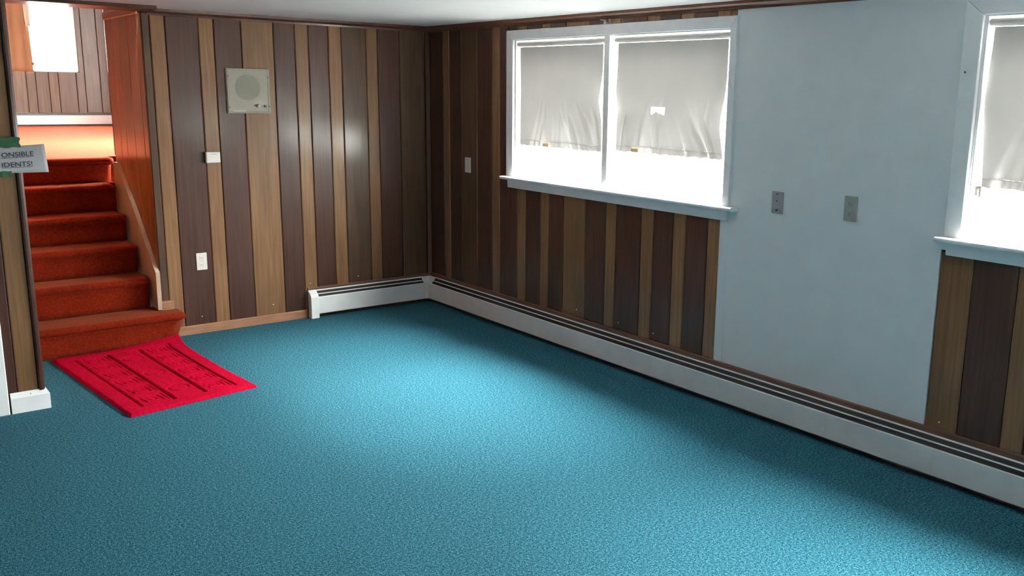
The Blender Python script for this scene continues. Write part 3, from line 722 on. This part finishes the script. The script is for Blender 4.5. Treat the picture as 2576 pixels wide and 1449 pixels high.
outlet((-1.837, 0.0, .511), 'A', M_WHITEP, 'white outlet low on the striped panelling near the stairs')
outlet((-.004, -3.979, 1.190), 'R', M_IVORY, 'dull ivory outlet on the pale wallboard panel')
# blank phone plate with three holes
bp_ = thing('phone_plate', 'greyish pink plate with three dark holes on the pale wallboard panel', 'wall plate', (-.004, -3.539, 1.119))
MB().box(-.010, -.0045, -3.576, -3.502, 1.119, 1.233).build('cover_plate', M_PINKISH, bp_, 0.002)
for z in (1.220, 1.183, 1.134): MB().cyl((-.0098, -3.536, z), (-.0106, -3.536, z), .0048, n=12).build('hole', M_BLACK, bp_)
MB().box(-.0122, -.0100, -3.544, -3.534, 1.135, 1.138).build('wire_end', M_BLACK, bp_)
# plain switch plate in the dark corner panelling
swp = thing('switch_plate', 'plain narrow pale plate on the dark panelling beside the window', 'wall plate', (0.0, -.581, 1.102))
MB().box(-.007, -.0005, -.620, -.542, 1.102, 1.216).build('cover_plate', M_SWGREY, swp, 0.002)
for z in (1.19, 1.128): MB().cyl((-.0068, -.581, z), (-.0078, -.581, z), .003, n=10).build('screw', M_SWGREY, swp)

# nail heads along the panelling
def nail_a(x, z): MB().cyl((x, -.0005, z), (x, -.004, z), .0036, n=8).build('nail', M_NAIL, wb)
def nail_r(y, z): MB().cyl((-.0005, y, z), (-.004, y, z), .0036, n=8).build('nail', M_NAIL, wr)
for x, z in ((-1.858, .118), (-1.343, .135), (-1.05, .262), (-.655, .273)): nail_a(x, z)
for y, z in ((-1.91, .285), (-2.33, .283), (-2.65, .281), (-4.53, .268)): nail_r(y, z)
MB().cyl((-3.102, -1.1195, .098), (-3.102, -1.1225, .098), .0035, n=10).build('nail', M_METAL, bl)

# ------------------------------------------------------------------ paper sign on the partition end
sg = thing('paper_sign', 'white paper sign with black capitals stuck to the partition end by the stairs', 'sign', (-3.03, -1.112, 1.264))
def SP(s, t):
    zt_ = 1.388 + .02 * s; zb_ = 1.2655 - .002 * s
    x = -3.24 + (.316 + .010 * t) * s
    return (x, -1.1165 - .010 * max(0, s - .75) ** 2 * 8 * 0.3 - .001 * math.sin(9 * s), zt_ + (zb_ - zt_) * t)
MB().grid(20, 8, SP).build('sheet', M_PAPER, sg, smooth=True, solid=0.0006)
def text_mesh(name, body, xa, xb, zbase, cap, slope, mat, parent, y=-1.1185):
    cu_ = bpy.data.curves.new(name + '_c', 'FONT'); cu_.body = body; cu_.size = 1.0; cu_.extrude = 0.0; cu_.offset = 0.012
    tmp = bpy.data.objects.new(name + '_t', cu_); COL.objects.link(tmp)
    dg = bpy.context.evaluated_depsgraph_get(); me0 = tmp.evaluated_get(dg).to_mesh()
    vs0 = [tuple(v_.co) for v_ in me0.vertices]; fs0 = [tuple(p.vertices) for p in me0.polygons]
    tmp.evaluated_get(dg).to_mesh_clear(); bpy.data.objects.remove(tmp); bpy.data.curves.remove(cu_)
    a = min(v_[0] for v_ in vs0); b_ = max(v_[0] for v_ in vs0); hh = max(v_[1] for v_ in vs0)
    k = (xb - xa) / (b_ - a)
    m = MB().add([(xa + (x - a) * k, y, zbase + yv / hh * cap + (x - a) * k * slope) for x, yv, _ in vs0], fs0)
    ux = xb - xa
    z_ = zbase - .0055
    m.add([(xa, y, z_), (xb, y, z_ + ux * slope), (xb, y, z_ + .0022 + ux * slope), (xa, y, z_ + .0022)], [(0, 1, 2, 3)])
    return m.build(name, mat, parent)
text_mesh('lettering', 'ONSIBLE', -3.118, -2.976, 1.3435, .0235, .045, M_INK, sg)
text_mesh('lettering', 'IDENTS!', -3.120, -2.985, 1.2945, .0235, .030, M_INK, sg)
# strips of green tape holding it
tp = MB().grid(10, 6, lambda s, t: (-3.20 + .168 * s + .004 * math.sin(9 * t), -1.1185 - .0006 * math.sin(20 * s), 1.389 + .05 * t + .006 * s + .003 * math.sin(17 * s))).build('green_tape', M_TAPE, None, solid=0.0006, loc=(-3.1, -1.118, 1.39))
tag(tp, 'green tape strip holding the upper edge of the paper sign', 'tape')
tp = MB().grid(10, 4, lambda s, t: (-3.22 + .138 * s + .003 * math.sin(9 * t), -1.1185 - .0006 * math.sin(20 * s), 1.244 + .029 * t + .002 * s + .002 * math.sin(19 * s))).build('green_tape', M_TAPE, None, solid=0.0006, loc=(-3.1, -1.118, 1.25))
tag(tp, 'green tape strip holding the lower edge of the paper sign', 'tape')
